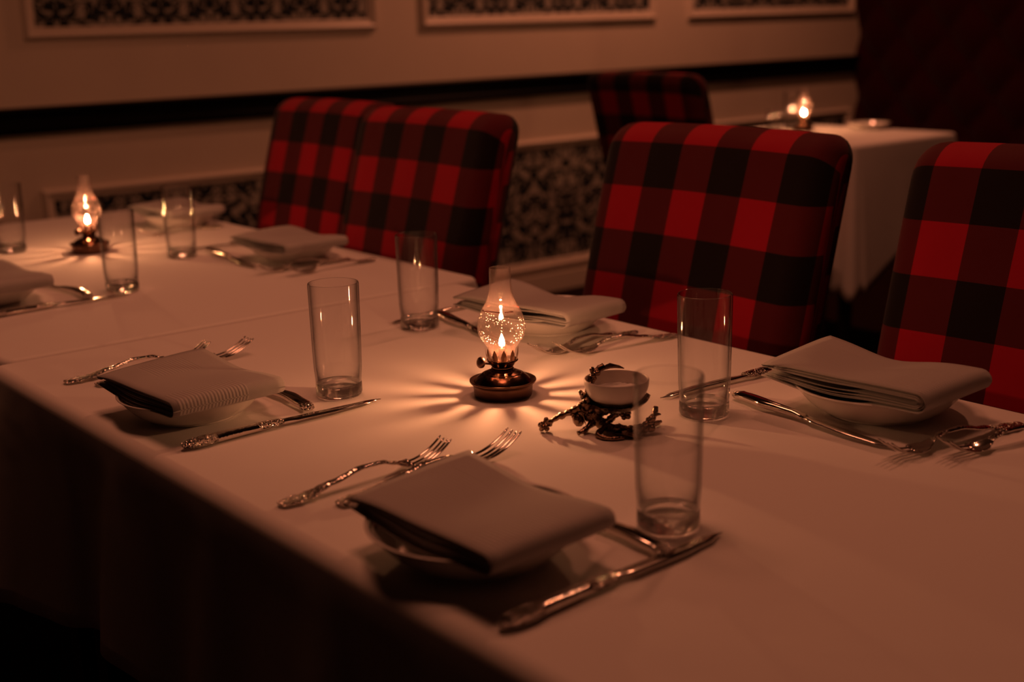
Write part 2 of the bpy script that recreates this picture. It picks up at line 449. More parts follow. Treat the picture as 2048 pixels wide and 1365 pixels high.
# deep-buttoned dark red panel covering the right wall
def tufted():
    y0, y1, z0, z1 = -1.2, WY - 0.006, 0.0, 2.70
    ny, nz = 300, 150
    B = []
    r = 0
    z = 0.565 - 0.158 * 3
    while z < z1:
        off = 0.0 if r % 2 else 0.133
        y = 3.94 - off + 0.266 * 2
        while y > y0:
            if y < y1 - 0.03: B.append((y, z))
            y -= 0.266
        z += 0.158; r += 1
    def depth(y, z):
        # diamond grid coordinates: buttons at integer (a,b) of the same parity
        d = 0.0
        a = (y - 3.94) / 0.133; b = (z - 0.565) / 0.158
        p = (a + b) / 2; q = (a - b) / 2
        dp = abs(p - round(p)); dq = abs(q - round(q))
        pil = min(1, (sin(pi * min(dp, 0.5)) * sin(pi * min(dq, 0.5))) ** 0.45)
        return 0.045 * pil
    v = []; f = []
    for i in range(ny + 1):
        for j in range(nz + 1):
            y = y0 + (y1 - y0) * i / ny; z = z0 + (z1 - z0) * j / nz
            v.append((RX + 0.028 - 0.004 - depth(y, z), y, z))
    for i in range(ny):
        for j in range(nz):
            a = i * (nz + 1) + j
            f.append((a, a + 1, a + nz + 2, a + nz + 1))
    b = len(v); v += [(RX + 0.029, y0, z0), (RX + 0.029, y1, z0), (RX + 0.029, y1, z1), (RX + 0.029, y0, z1)]
    f.append((b, b + 1, b + 2, b + 3))
    return v, f, B
tv, tf, TB = tufted()
tp = obj('tufted_wall_panel', tv, tf, M_VELVET)
tag(tp, 'tall dark red deep-buttoned upholstered panel covering the right-hand wall', 'wall panel')
bb = MB()
for y, z in TB:
    if y > 2.2: bb.add(*[[(RX + 0.018 + p[0] * 0.5, y + p[1], z + p[2]) for p in (q[0] if False else q)] if k == 0 else q for k, q in enumerate(ball((0, 0, 0), 0.014, 8, 6))])
o = bb.build('buttons', M_VELVET, tp); o['kind'] = 'stuff'; o['label'] = 'fabric covered buttons'

# ------------------------------------------------------------------ tablecloths and tables
def cloth(name, x0, x1, y0, y1, top, drop, er=0.012, cr=0.02, amp=0.016, flare=0.02, corner=0.05, seed=0, waves=5.0, pts=120, extra=None):
    """cloth over a table: rings from the table centre out to the edge, round it and down to the hem"""
    random.seed(seed)
    W, L = x1 - x0, y1 - y0
    per = []          # (x, y, nx, ny, corner weight)
    def arc(cx, cy, a0):
        for k in range(9):
            a = a0 + pi / 2 * k / 8
            per.append((cx + cr * cos(a), cy + cr * sin(a), cos(a), sin(a), 1 - abs(k - 4) / 4 * 0.25))
    def side(ax, ay, bx, by, nx, ny):
        Ld = sqrt((bx - ax) ** 2 + (by - ay) ** 2); m = int(Ld / 0.012)
        for k in range(1, m):
            t = k / m; dd = min(t, 1 - t) * Ld
            w = 0.92 * max(0, 1 - dd / 0.34)
            per.append((ax + (bx - ax) * t, ay + (by - ay) * t, nx, ny, w))
    arc(x1 - cr, y1 - cr, 0); side(x1 - cr, y1, x0 + cr, y1, 0, 1)
    arc(x0 + cr, y1 - cr, pi / 2); side(x0, y1 - cr, x0, y0 + cr, -1, 0)
    arc(x0 + cr, y0 + cr, pi); side(x0 + cr, y0, x1 - cr, y0, 0, -1)
    arc(x1 - cr, y0 + cr, 1.5 * pi); side(x1, y0 + cr, x1, y1 - cr, 1, 0)
    n = len(per)
    ph = [random.uniform(0, 6.28) for _ in range(6)]
    s = 0; S = []
    for k in range(n):
        S.append(s); q = per[(k + 1) % n]; s += sqrt((q[0] - per[k][0]) ** 2 + (q[1] - per[k][1]) ** 2)
    tot = s
    def fold(sv):
        a = 2 * pi * sv / tot
        return 0.5 * sin(a * round(tot * waves) + ph[0]) + 0.3 * sin(a * round(tot * waves * 0.61) + ph[1]) + 0.25 * sin(a * round(tot * waves * 1.7) + ph[2])
    v = []; f = []; cx, cy = (x0 + x1) / 2, (y0 + y1) / 2
    rows = []
    # inner rings (flat top)
    for t in (0.97, 0.999):
        rows.append([(cx + (x - nx * er * 1.05 - cx) * t, cy + (y - ny * er * 1.05 - cy) * t, top) for x, y, nx, ny, w in per])
    half = 5
    for k in range(half + 1):       # rounded edge
        a = pi / 2 * k / half
        rows.append([(x - nx * er * (1 - sin(a)), y - ny * er * (1 - sin(a)), top - er * (1 - cos(a))) for x, y, nx, ny, w in per])
    H = 14
    for k in range(1, H + 1):
        t = k / H; row = []
        for i, (x, y, nx, ny, w) in enumerate(per):
            dl = drop * (1 + corner * w * 4)
            off = flare * t + amp * (t ** 0.8) * fold(S[i]) * (1 - 0.8 * w) + w * w * 0.045 * t ** 0.7
            off = max(off, 0.003)
            z = top - er - (dl - er) * t * (1 - 0.02 * abs(fold(S[i])) * (1 - w))
            row.append((x + nx * off, y + ny * off, z))
        rows.append(row)
    if extra: rows = extra(rows)
    for r in rows: v += r
    for k in range(len(rows) - 1):
        for i in range(n):
            j = (i + 1) % n
            f.append((k * n + i, k * n + j, (k + 1) * n + j, (k + 1) * n + i))
    f.append(tuple(range(n)))
    o = obj(name, v, f, M_CLOTH)
    for p in o.data.polygons:
        if len(p.vertices) > 4: p.use_smooth = False
    sm = o.modifiers.new('thick', 'SOLIDIFY'); sm.thickness = 0.0012; sm.offset = -1
    return o

def table(x0, x1, y0, y1, label, top=TZ):
    r = empty('dining_table', ((x0 + x1) / 2, (y0 + y1) / 2, 0))
    cx, cy = r.location.x, r.location.y; hx, hy = (x1 - x0) / 2 - 0.016, (y1 - y0) / 2 - 0.004
    bevel(obj('tabletop', *box(-hx, hx, -hy, hy, top - 0.036, top - 0.0035), M_WOOD, r, smooth=False), 0.006, 3)
    for sx in (-1, 1):
        for sy in (-1, 1):
            px, py = sx * (hx - 0.08), sy * (hy - 0.08)
            v, f = sweep([(px, py, 0, 0.018, 0.018), (px, py, 0.4, 0.022, 0.022), (px, py, top - 0.0345, 0.028, 0.028)], 8, 4)
            obj('leg', v, f, M_WOOD, r, smooth=False)
    tag(r, label, 'table', 'tables under white cloths')
    return r
table(0.515, 1.283, 0.20, 1.7515, 'dark wooden dining table hidden under the nearest white tablecloth')
table(0.540, 1.335, 1.7565, 3.05, 'dark wooden dining table under the second white cloth, behind the nearest one', TZ)
table(3.478, 4.05, 2.60, 3.30, 'small dark wooden table hidden under the cloth by the tufted wall')

c1 = cloth('tablecloth', 0.512, 1.286, 0.197, 1.7525, TZ, 0.255, er=0.015, seed=3)
tag(c1, 'white tablecloth on the nearest table, with the bright oil lamp and salt dish on it', 'tablecloth', 'white tablecloths')
c2 = cloth('tablecloth', 0.535, 1.338, 1.7555, 3.053, TZ, 0.255, er=0.010, seed=5, flare=0.012, amp=0.010)
tag(c2, 'white tablecloth on the second table, directly behind the nearest one', 'tablecloth', 'white tablecloths')
c3 = cloth('tablecloth', 3.475, 4.053, 2.597, 3.303, TZ, 0.33, er=0.016, seed=9, corner=0.13, amp=0.014, flare=0.008, waves=3.0)
tag(c3, 'white tablecloth with a long hanging corner on the small far table by the tufted wall', 'tablecloth', 'white tablecloths')

# keep neighbouring drops of the two joined cloths from crossing: both hang straight between the tables
for o, side in ((c1, 1), (c2, -1)):
    lim = 1.7530 if side == 1 else 1.7550
    for vert in o.data.vertices:
        co = vert.co
        if side == 1 and co.y > lim: co.y = lim
        if side == -1 and co.y < lim: co.y = lim

# ------------------------------------------------------------------ chairs
def chair_mesh_back(w=0.45, h=0.566, th=0.085, lean=0.22):
    """upholstered slab: rounded box, plaid UV in metres; local x = thickness (+x rear), y = width, z up"""
    prof = []      # (x, z) closed loop, front face at x=0
    r = 0.038
    pts = [(0.0, 0.0)]
    for k in range(1, 15): pts.append((-0.010 * sin(pi * k / 15), (h - r) * k / 15))     # slightly bowed front
    for k in range(7):
        a = pi - pi / 2 * k / 6; pts.append((r + r * cos(a), h - r + r * sin(a)))
    for k in range(7):
        a = pi / 2 - pi / 2 * k / 6; pts.append((th - r + r * cos(a), h - r + r * sin(a)))
    for k in range(1, 15): pts.append((th, (h - r) * (1 - k / 15)))
    pts.append((th, 0.0))
    arc = [0]
    for a, b in zip(pts, pts[1:]): arc.append(arc[-1] + sqrt((b[0] - a[0]) ** 2 + (b[1] - a[1]) ** 2))
    top_arc = arc[15]
    v = []; uv = []; f = []
    # cross stations over width; ends pulled in for rounded vertical edges
    rr = 0.036; st = []
    for k in range(6): a = pi / 2 * k / 5; st.append((-w / 2 + rr * (1 - sin(a)), rr * (1 - cos(a)) ))
    st = [(-w / 2 + rr * (1 - sin(pi / 2 * (k / 6))), rr * (1 - cos(pi / 2 * (1 - k / 6)))) for k in range(0)]
    for k in range(7):
        a = pi / 2 * k / 6
        st.append((-w / 2 + rr * (1 - sin(a)) * 1.0, rr * (1 - cos(a))))
    # proper quarter arc: inset decreases as we move inward
    st = [(-w / 2 + rr - rr * cos(pi / 2 * k / 6), rr - rr * sin(pi / 2 * k / 6)) for k in range(7)]
    mid = [(-w / 2 + rr + (w - 2 * rr) * k / 12, 0.0) for k in range(1, 12)]
    st = st + mid + [(-a, b) for a, b in reversed(st)]
    n = len(pts)
    for y, inset in st:
        for i, (x, z) in enumerate(pts):
            # shrink the section toward its own centre line by the inset
            cxx = th / 2; s = (th / 2 - inset) / (th / 2)
            xx = cxx + (x - cxx) * s
            zz = z if z < 0.001 else z - inset * (max(0, (z - (h - 2 * r))) / (2 * r)) 
            crown = 0.004 * cos(pi * y / w)
            xx += lean * zz ** 1.0 + 0.03 * zz * zz
            taper = 1 + 0.05 * (zz / h - 1) * 0.6
            v.append((xx, y * taper, zz + (crown if z > h * 0.5 else 0)))
            uv.append((y + w / 2 + (0.02 if abs(y) < w / 2 else 0.0) + 0.045, arc[i] - top_arc + 0.134 * 8 - 0.012))
    for k in range(len(st) - 1):
        for i in range(n):
            j = (i + 1) % n
            f.append((k * n + i, k * n + j, (k + 1) * n + j, (k + 1) * n + i))
    f.append(tuple(range(n))); f.append(tuple(reversed(range((len(st) - 1) * n, len(st) * n))))
    return v, f, uv

def uv_planar(v):
    return [(p[0] + 0.5, p[1] + 0.5 + 0.9 * p[2]) for p in v]

def rounded_box_obj(name, x0, x1, y0, y1, z0, z1, mat, parent, r=0.03, seg=4):
    v, f = box(x0, x1, y0, y1, z0, z1)
    o = obj(name, v, f, mat, parent, uvs=uv_planar(v))
    bevel(o, r, seg)
    return o

def make_chair(loc, rz, label):
    t = empty('dining_chair', loc, rz)
    tag(t, label, 'chair', 'plaid upholstered chairs')
    v, f, uv = chair_mesh_back()
    obj('backrest', v, f, M_PLAID, t, uvs=uv, loc=(-0.105, 0, 0.44))
    rounded_box_obj('seat', -0.56, -0.112, -0.22, 0.22, 0.31, 0.432, M_PLAID, t)
    for sx, sy in ((-0.52, -0.19), (-0.52, 0.19), (-0.10, -0.19), (-0.10, 0.19)):
        k = 0.05 if sx > -0.2 else 0.0
        v, f = sweep([(sx + k, sy, 0, 0.013, 0.013), (sx, sy, 0.31, 0.021, 0.021)] if k == 0 else
                     [(sx + k + 0.03, sy, 0, 0.013, 0.013), (sx + 0.02, sy, 0.44, 0.021, 0.021)], 8, 5)
        obj('leg', v, f, M_WOOD, t, smooth=False)
    return t
CB = -0.012
chair = make_chair((1.440, 1.361, 0), 0, 'plaid chair')
chair['label'] = 'plaid upholstered chair second from the right, its whole back in view behind the bright lamp'
dup(chair, (1.440, 0.792, 0), 0, 'plaid upholstered chair cut off by the right edge of the photo', 'plaid upholstered chairs')
dup(chair, (1.430, 2.085, 0), 0, 'plaid upholstered chair straight behind the empty glass left of the bright lamp', 'plaid upholstered chairs')
dup(chair, (1.490, 2.545, 0), 0, 'plaid upholstered chair furthest left, partly hidden by the plaid chair beside it', 'plaid upholstered chairs')
dup(chair, (2.82, 2.80, 0), pi, 'plaid chair far back near the wall, half hidden, left of the small far table', 'plaid upholstered chairs')

# ------------------------------------------------------------------ tumblers
def make_tumbler(loc, label):
    t = empty('tumbler', loc)
    tag(t, label, 'glass', 'clear highball glasses')
    R0, R1, Hh = 0.0275, 0.0300, 0.135
    wall = [(R0 - 0.0008, 0.016), (R0 + 0.0006, 0.035), (R0 + 0.0012, 0.06), (R1 - 0.0003, Hh - 0.002), (R1 - 0.0007, Hh - 0.0003), (R1 - 0.0012, Hh + 0.0002), (R1 - 0.0021, Hh - 0.0004),
            (R1 - 0.0024, Hh - 0.002), (R0 - 0.0010, 0.06), (R0 - 0.0018, 0.035), (R0 - 0.0034, 0.016)]
    v, f = lathe(wall, 64, closed=True)
    obj('glass_wall', v, f, M_GLASS, t)
    base = [(0, 0.0016), (0.018, 0.0014), (0.0225, 0.0002), (0.0245, 0.0002), (R0 - 0.001, 0.0022), (R0 - 0.0002, 0.005), (R0 - 0.0006, 0.0158),
            (R0 - 0.0036, 0.0158), (R0 - 0.006, 0.0135), (R0 - 0.011, 0.0118), (0.008, 0.0112), (0, 0.0110)]
    v, f = lathe(base, 64)
    g = obj('glass_base', v, f, M_BASE, t); g['label'] = 'thick solid glass foot'
    return t
TUM = [((0.767, 0.752), 'clear highball glass nearest the camera, blurred, in front of the salt dish'),
       ((1.027, 0.953), 'clear highball glass just right of the salt dish, its base beside the dinner knife tip'),
       ((0.778, 1.302), 'clear highball glass between the striped napkin and the bright oil lamp'),
       ((1.045, 1.517), 'clear highball glass rising in front of a plaid chair, left of the bright lamp'),
       ((1.064, 2.325), 'blurred highball glass on the second table, furthest right of its three glasses'),
       ((0.848, 2.095), 'blurred highball glass on the second table just right of the far oil lamp'),
       ((0.851, 2.638), 'blurred highball glass at the left edge of the photo on the second table')]
tum = None
for (x, y), lab in TUM:
    if tum is None: tum = make_tumbler((x, y, TZ + 0.0004), lab)
    else: dup(tum, (x, y, TZ + 0.0004), random.uniform(0, 6), lab, 'clear highball glasses')
for (x, y), lab in (((3.844, 3.15), 'small blurred glass on the far table just left of its candle lamp'), ):
    dup(tum, (x, y, TZ + 0.0004), 0, lab, 'clear highball glasses')
dup(tum, (3.76, 3.16, TZ + 0.0004), 0, 'short blurred glass furthest left on the far table', 'clear highball glasses', scale=(0.95, 0.95, 0.52))

# ------------------------------------------------------------------ oil lamps
def make_lamp(loc, rz, label):
    t = empty('oil_lamp', loc, rz)
    tag(t, label, 'oil lamp', 'small bronze oil lamps')
    foot = [(0, 0.0003), (0.0325, 0.0003), (0.0336, 0.0012), (0.0348, 0.0125), (0.0352, 0.0150), (0.0378, 0.0160), (0.0388, 0.0176), (0.0388, 0.0190), (0.0378, 0.0192), (0.0350, 0.0176), (0.0340, 0.0172)]
    dome = [(0.0335, 0.0174), (0.0322, 0.0192), (0.0290, 0.0225), (0.0240, 0.0262), (0.0218, 0.0270), (0.0212, 0.0274), (0.0165, 0.0296), (0.0152, 0.0298), (0.0146, 0.0302), (0.0125, 0.0312), (0, 0.0312)]
    obj('foot', *lathe(foot + [(0.0335, 0.0172), (0, 0.0172)], 64), M_BRONZE_D, t)
    dm = obj('reservoir', *lathe(smooth_prof(dome[:-1], 3) + [(0, 0.0312)], 64), M_BRONZE, t); dm['label'] = 'shiny domed bronze reservoir'
    b = MB()
    # neck and open cup with slots
    b.add(*lathe([(0, 0.031), (0.0122, 0.031), (0.0132, 0.0325), (0.0118, 0.0335), (0.0118, 0.0345), (0.0105, 0.0345), (0, 0.0345)], 32))
    ns = 11; m = 88
    rings = [(0.0120, 0.0340), (0.0136, 0.0362), (0.0150, 0.0382), (0.0160, 0.0400), (0.0172, 0.0412)]
    for k in range(len(rings) - 1):
        (ra, za), (rb, zb) = rings[k], rings[k + 1]
        for i in range(m):
            if k in (1, 2) and (i % 8) in (3, 4): continue      # the air slots
            a0, a1 = 2 * pi * i / m, 2 * pi * (i + 1) / m
            q = []
            for rr_ in (0, 0.0006):
                q += [((ra - rr_) * cos(a0), (ra - rr_) * sin(a0), za), ((ra - rr_) * cos(a1), (ra - rr_) * sin(a1), za),
                      ((rb - rr_) * cos(a1), (rb - rr_) * sin(a1), zb), ((rb - rr_) * cos(a0), (rb - rr_) * sin(a0), zb)]
            b.add(q, [(0, 1, 2, 3), (7, 6, 5, 4), (0, 3, 7, 4), (1, 5, 6, 2)])
    b.add(*lathe([(0.0160, 0.0409), (0.0180, 0.0411), (0.0185, 0.0421), (0.0180, 0.0431), (0.0160, 0.0431)], 48, closed=True))
    # pointed prongs holding the chimney
    for i in range(ns):
        a = 2 * pi * (i + 0.27) / ns
        q = []; fq = []
        P = [(0.0176, 0.0428, 0.36), (0.0182, 0.046, 0.44), (0.0190, 0.0495, 0.42), (0.0192, 0.0530, 0.30), (0.0194, 0.0560, 0.12), (0.0196, 0.0574, 0.02)]
        for r_, z_, hw in P:
            w = hw * 2 * pi / ns * 0.72
            for da in (-w, -w / 2, 0, w / 2, w):
                q.append((r_ * cos(a + da), r_ * sin(a + da), z_))
        for k in range(len(P) - 1):
            for s in range(4):
                fq.append((k * 5 + s, k * 5 + s + 1, (k + 1) * 5 + s + 1, (k + 1) * 5 + s))
        b.add(q, fq)
    # the shelf the chimney stands in
    b.add(*lathe([(0.0135, 0.0428), (0.0135, 0.0438), (0.0162, 0.0438), (0.0162, 0.0428)], 32, closed=True))
    b.add(*lathe([(0.0034, 0.034), (0.0042, 0.050), (0.0040, 0.0560), (0.0026, 0.0560), (0.0024, 0.036)], 20))
    bo = b.build('burner', M_BRONZE, t, smooth=False); bo['label'] = 'burner cup with pointed prongs and air slots'
    # wick knob on its stem
    k = MB(); ka = 3.05
    d = Vector((cos(ka), sin(ka), 0))
    k.add(*sweep([(d.x * 0.012, d.y * 0.012, 0.0385, 0.0012, 0.0012), (d.x * 0.0270, d.y * 0.0270, 0.0425, 0.0012, 0.0012)], 8))
    pv, pf = lathe([(0, -0.0026), (0.0045, -0.0026), (0.0062, -0.0018), (0.0066, 0.0010), (0.0058, 0.0026), (0.003, 0.0032), (0, 0.0032)], 24)
    R = Matrix.Rotation(ka, 4, 'Z') @ Matrix.Rotation(pi / 2 - 0.2, 4, 'Y')
    k.add([R @ Vector(p) + Vector((d.x * 0.0290, d.y * 0.0290, 0.0435)) for p in pv], pf)
    k.build('wick_knob', M_BRONZE_D, bo)
    ch = smooth_prof([(0.0145, 0.0442), (0.0150, 0.050), (0.0166, 0.0566), (0.0211, 0.0634), (0.0261, 0.0716), (0.0278, 0.0812), (0.0268, 0.088), (0.0232, 0.1004), (0.0176, 0.110), (0.0141, 0.1196), (0.0127, 0.1305), (0.0124, 0.1500)], 5)
    inner = [(r - 0.0009, z) for r, z in reversed(ch)]
    cm = obj('chimney', *lathe(ch + [(0.01205, 0.1506), (0.0118, 0.1503)] + inner, 72, closed=True), M_CHIM, t)
    cm['label'] = 'bulbous clear glass chimney smudged with soot'
    wk = obj('wick', *sweep([(0, 0, 0.052, 0.0022, 0.0009), (0, 0, 0.0588, 0.0019, 0.0008)], 8), M_WICK, t)
    fl = smooth_prof([(0, 0.0580), (0.0026, 0.0592), (0.0035, 0.0618), (0.0030, 0.0658), (0.0017, 0.0695), (0, 0.0735)], 4)
    fl = [(max(r, 0.0), z) for r, z in fl]; fl[0] = (0, 0.0580); fl[-1] = (0, 0.0735)
    ff = obj('flame', *lathe(fl, 20), M_FLAME, wk); ff['label'] = 'bright yellow flame'
    return t
lamp = make_lamp((0.918, 1.168, TZ + 0.0002), 0, 'lit bronze oil lamp in the middle of the nearest table, beside the salt dish')
dup(lamp, (0.962, 2.518, TZ + 0.0002), 0.5, 'lit blurred oil lamp on the second table at the left of the photo', 'small bronze oil lamps')
dup(lamp, (3.804, 3.063, TZ + 0.0002), 1.1, 'tiny lit oil lamp far back on the small table by the tufted wall', 'small bronze oil lamps')

# ------------------------------------------------------------------ plates
def make_plate(loc, s, label):
    prof = smooth_prof([(0.0, 0.0035), (0.044, 0.0035), (0.047, 0.0002), (0.051, 0.0002), (0.053, 0.0030), (0.061, 0.0060), (0.072, 0.0150), (0.0815, 0.0262), (0.0850, 0.0292),
                        (0.0862, 0.0304), (0.0850, 0.0312), (0.0825, 0.0300), (0.0755, 0.0225), (0.066, 0.0130), (0.055, 0.0082), (0.044, 0.0072), (0.0, 0.0070)], 3)
    prof[0] = (0, 0.0035); prof[-1] = (0, 0.0070)
    prof = [(max(r, 1e-5 * 2) if 0 < i < len(prof) - 1 else 0, max(z, 0.0001)) for i, (r, z) in enumerate(prof)]
    o = obj('plate', *lathe(prof, 96), M_PLATE)
    o.location = loc; o.scale = (s, s, s)
    tag(o, label, 'plate', 'small white plates')
    return o
PL = [((0.608, 0.814), 1.06, 'white plate under the nearest napkin, front of the photo'),
      ((0.615, 1.350), 0.96, 'white plate under the striped napkin at the left end of the nearest table'),
      ((1.172, 0.832), 1.08, 'white plate with dark rim lines under the right-hand napkin near the table edge'),
      ((1.172, 1.385), 0.98, 'white plate under the napkin directly behind the bright oil lamp'),
      ((1.205, 2.150), 0.96, 'blurred white plate on the second table in front of the plaid chairs'),
      ((0.655, 2.170), 0.96, 'blurred white plate cut off by the left edge of the photo'),
      ((1.240, 2.705), 0.96, 'blurred white plate at the far end of the second table, behind the glasses')]
plate = None
for (x, y), s, lab in PL:
    if plate is None: plate = make_plate((x, y, TZ + 0.0003), s, lab)
    else: dup(plate, (x, y, TZ + 0.0003), 0, lab, 'small white plates', scale=(s, s, s))
dup(plate, (4.0, 2.93, TZ + 0.0003), 0, 'tiny blurred plate on the far table, right of its candle lamp', 'small white plates', scale=(0.9, 0.9, 0.7))

# ------------------------------------------------------------------ napkins (folded into a thick pad, open layers toward -x)
def make_napkin(loc, rz, label, seed, W=0.132, L=0.196, layers=4, zb=0.0312, zt=0.052, sag=0.009, dipy=0.0, lift=0.0, skew=0.0):
    random.seed(seed)
    v = []; f = []; uv = []
    nx = 14
    th = 0.0011
    for k in range(layers):
        q = k / layers
        top = zt - (zt - zb) * 0.46 * q - 0.0002
        bot = zb + (zt - zb) * 0.46 * q
        r = (top - bot) / 2
        l0 = L / 2 - 0.003 * k - random.uniform(0, 0.003)      # open end (+y)
        l1 = -L / 2 + 0.0022 * k                                # folded end (-y)
        pts = []
        N = 18
        for i in range(N + 1): pts.append((l0 + (l1 + r - l0) * i / N, top, 1))
        for i in range(1, 8):
            a = pi / 2 + pi * i / 8; pts.append((l1 + r + r * cos(a), bot + r + r * sin(a), 0.5 + 0.5 * sin(a)))
        for i in range(N + 1): pts.append((l1 + r + (l0 - l1 - r) * i / N, bot, 0))
        if k == 0:      # outer layer turns back in at the open end too
            pts = [(l0 - 0.012, top - 0.004, 0.8), (l0 - 0.003, top - 0.0035, 0.9)] + pts
        arc = [0]
        for a, b in zip(pts, pts[1:]): arc.append(arc[-1] + sqrt((b[0] - a[0]) ** 2 + (b[1] - a[1]) ** 2))
        inx0 = random.uniform(0.001, 0.007) if k else 0; inx1 = random.uniform(0, 0.003) if k else 0
        ph = random.uniform(0, 6.28)
        base = len(v); m = len(pts)
        for side in (0, 1):
            for i in range(nx + 1):
                u = i / nx
                x = -W / 2 + inx0 + (W - inx0 - inx1) * u
                for (y, z, tp), a in zip(pts, arc):
                    g = math.exp(-((y - dipy) / 0.05) ** 2)
                    edge = abs(2 * u - 1)
                    ze = max(0.0, min(1.0, (z - zb) / (zt - zb)))
                    ye = max(0.0, y / (L / 2))
                    # top dips mostly along the far side and lifts at the far open corner; the underside sinks into the plate
                    dtop = -sag * g * (0.15 + 0.85 * u) + lift * ye ** 2 * u - 0.006 * ye ** 3 * (1 - u)
                    dbot = -(zb - 0.0155) * g * (0.30 + 0.70 * (1 - edge ** 2)) + (0.003 + 0.5 * lift * u) * ye ** 3
                    dz = dbot + (dtop - dbot) * ze
                    dz += 0.0010 * sin(38 * y + ph + 5 * u) * (0.3 + 0.7 * q) * (1 - edge * 0.3)
                    dz -= 0.0022 * (edge ** 3) * tp * (1 - q)
                    off = -th * side
                    zz = z + dz + (off if tp > 0.5 else -off)
                    v.append((x + skew * y, y + 0.0015 * sin(3 * u + ph), zz)); uv.append((x, a))
        n1 = (nx + 1) * m
        for s in (0, 1):
            for i in range(nx):
                for j in range(m - 1):
                    a = base + s * n1 + i * m + j
                    f.append((a, a + 1, a + m + 1, a + m) if s == 0 else (a, a + m, a + m + 1, a + 1))
        for j in range(m - 1):        # close the long sides
            a = base + j; f.append((a, a + n1, a + n1 + 1, a + 1))
            a = base + nx * m + j; f.append((a, a + 1, a + n1 + 1, a + n1))
        for i in range(nx):
            a = base + i * m; f.append((a, a + m, a + m + n1, a + n1))
            a = base + i * m + m - 1; f.append((a, a + n1, a + n1 + m, a + m))
    o = obj('folded_napkin', v, f, M_NAP, uvs=uv)
    o.location = loc; o.rotation_euler = (0, 0, rz)
    tag(o, label, 'napkin', 'folded grey napkins')
    return o
Z0 = TZ + 0.0003
make_napkin((0.606, 0.808, Z0), 0.06, 'plain grey folded napkin on the nearest plate, front of the photo', 11, L=0.190, zb=0.0325, zt=0.052, sag=0.007, skew=0.05, lift=0.004)
make_napkin((0.612, 1.348, Z0), 0.04, 'grey folded napkin with pinstripe bands on the left plate of the nearest table', 12, W=0.136, L=0.186, zb=0.0302, zt=0.050, sag=0.006, lift=0.003)
make_napkin((1.156, 0.828, Z0), 0.03, 'thick grey folded napkin on the right-hand plate, its open layers facing the camera', 13, W=0.128, L=0.205, zb=0.0345, zt=0.0585, sag=0.010, layers=5, dipy=0.015, lift=0.004)
make_napkin((1.150, 1.380, Z0), 0.09, 'grey folded napkin on the plate behind the bright oil lamp, its layers drooping', 14, W=0.120, L=0.222, zb=0.0305, zt=0.053, sag=0.012, layers=3, dipy=0.012, lift=0.002)
make_napkin((1.190, 2.142, Z0), 0.03, 'blurred grey folded napkin on the second table in front of the plaid chairs', 15, L=0.20, zb=0.0302, zt=0.050, sag=0.007)
make_napkin((0.650, 2.168, Z0), 0.04, 'blurred grey folded napkin cut off by the left edge of the photo', 16, W=0.14, L=0.215, zb=0.0302, zt=0.052, sag=0.006)
make_napkin((1.233, 2.705, Z0), 0.03, 'blurred grey folded napkin at the far end of the second table, behind the glasses', 17, L=0.20, zb=0.0302, zt=0.050, sag=0.007)

# ------------------------------------------------------------------ cutlery (local +x runs from handle end to tip, origin at the middle)
def ornament_attr(o, fn):
    at = o.data.attributes.new('ornament', 'FLOAT', 'POINT')
    at.data.foreach_set('value', [fn(v.co.x) for v in o.data.vertices])

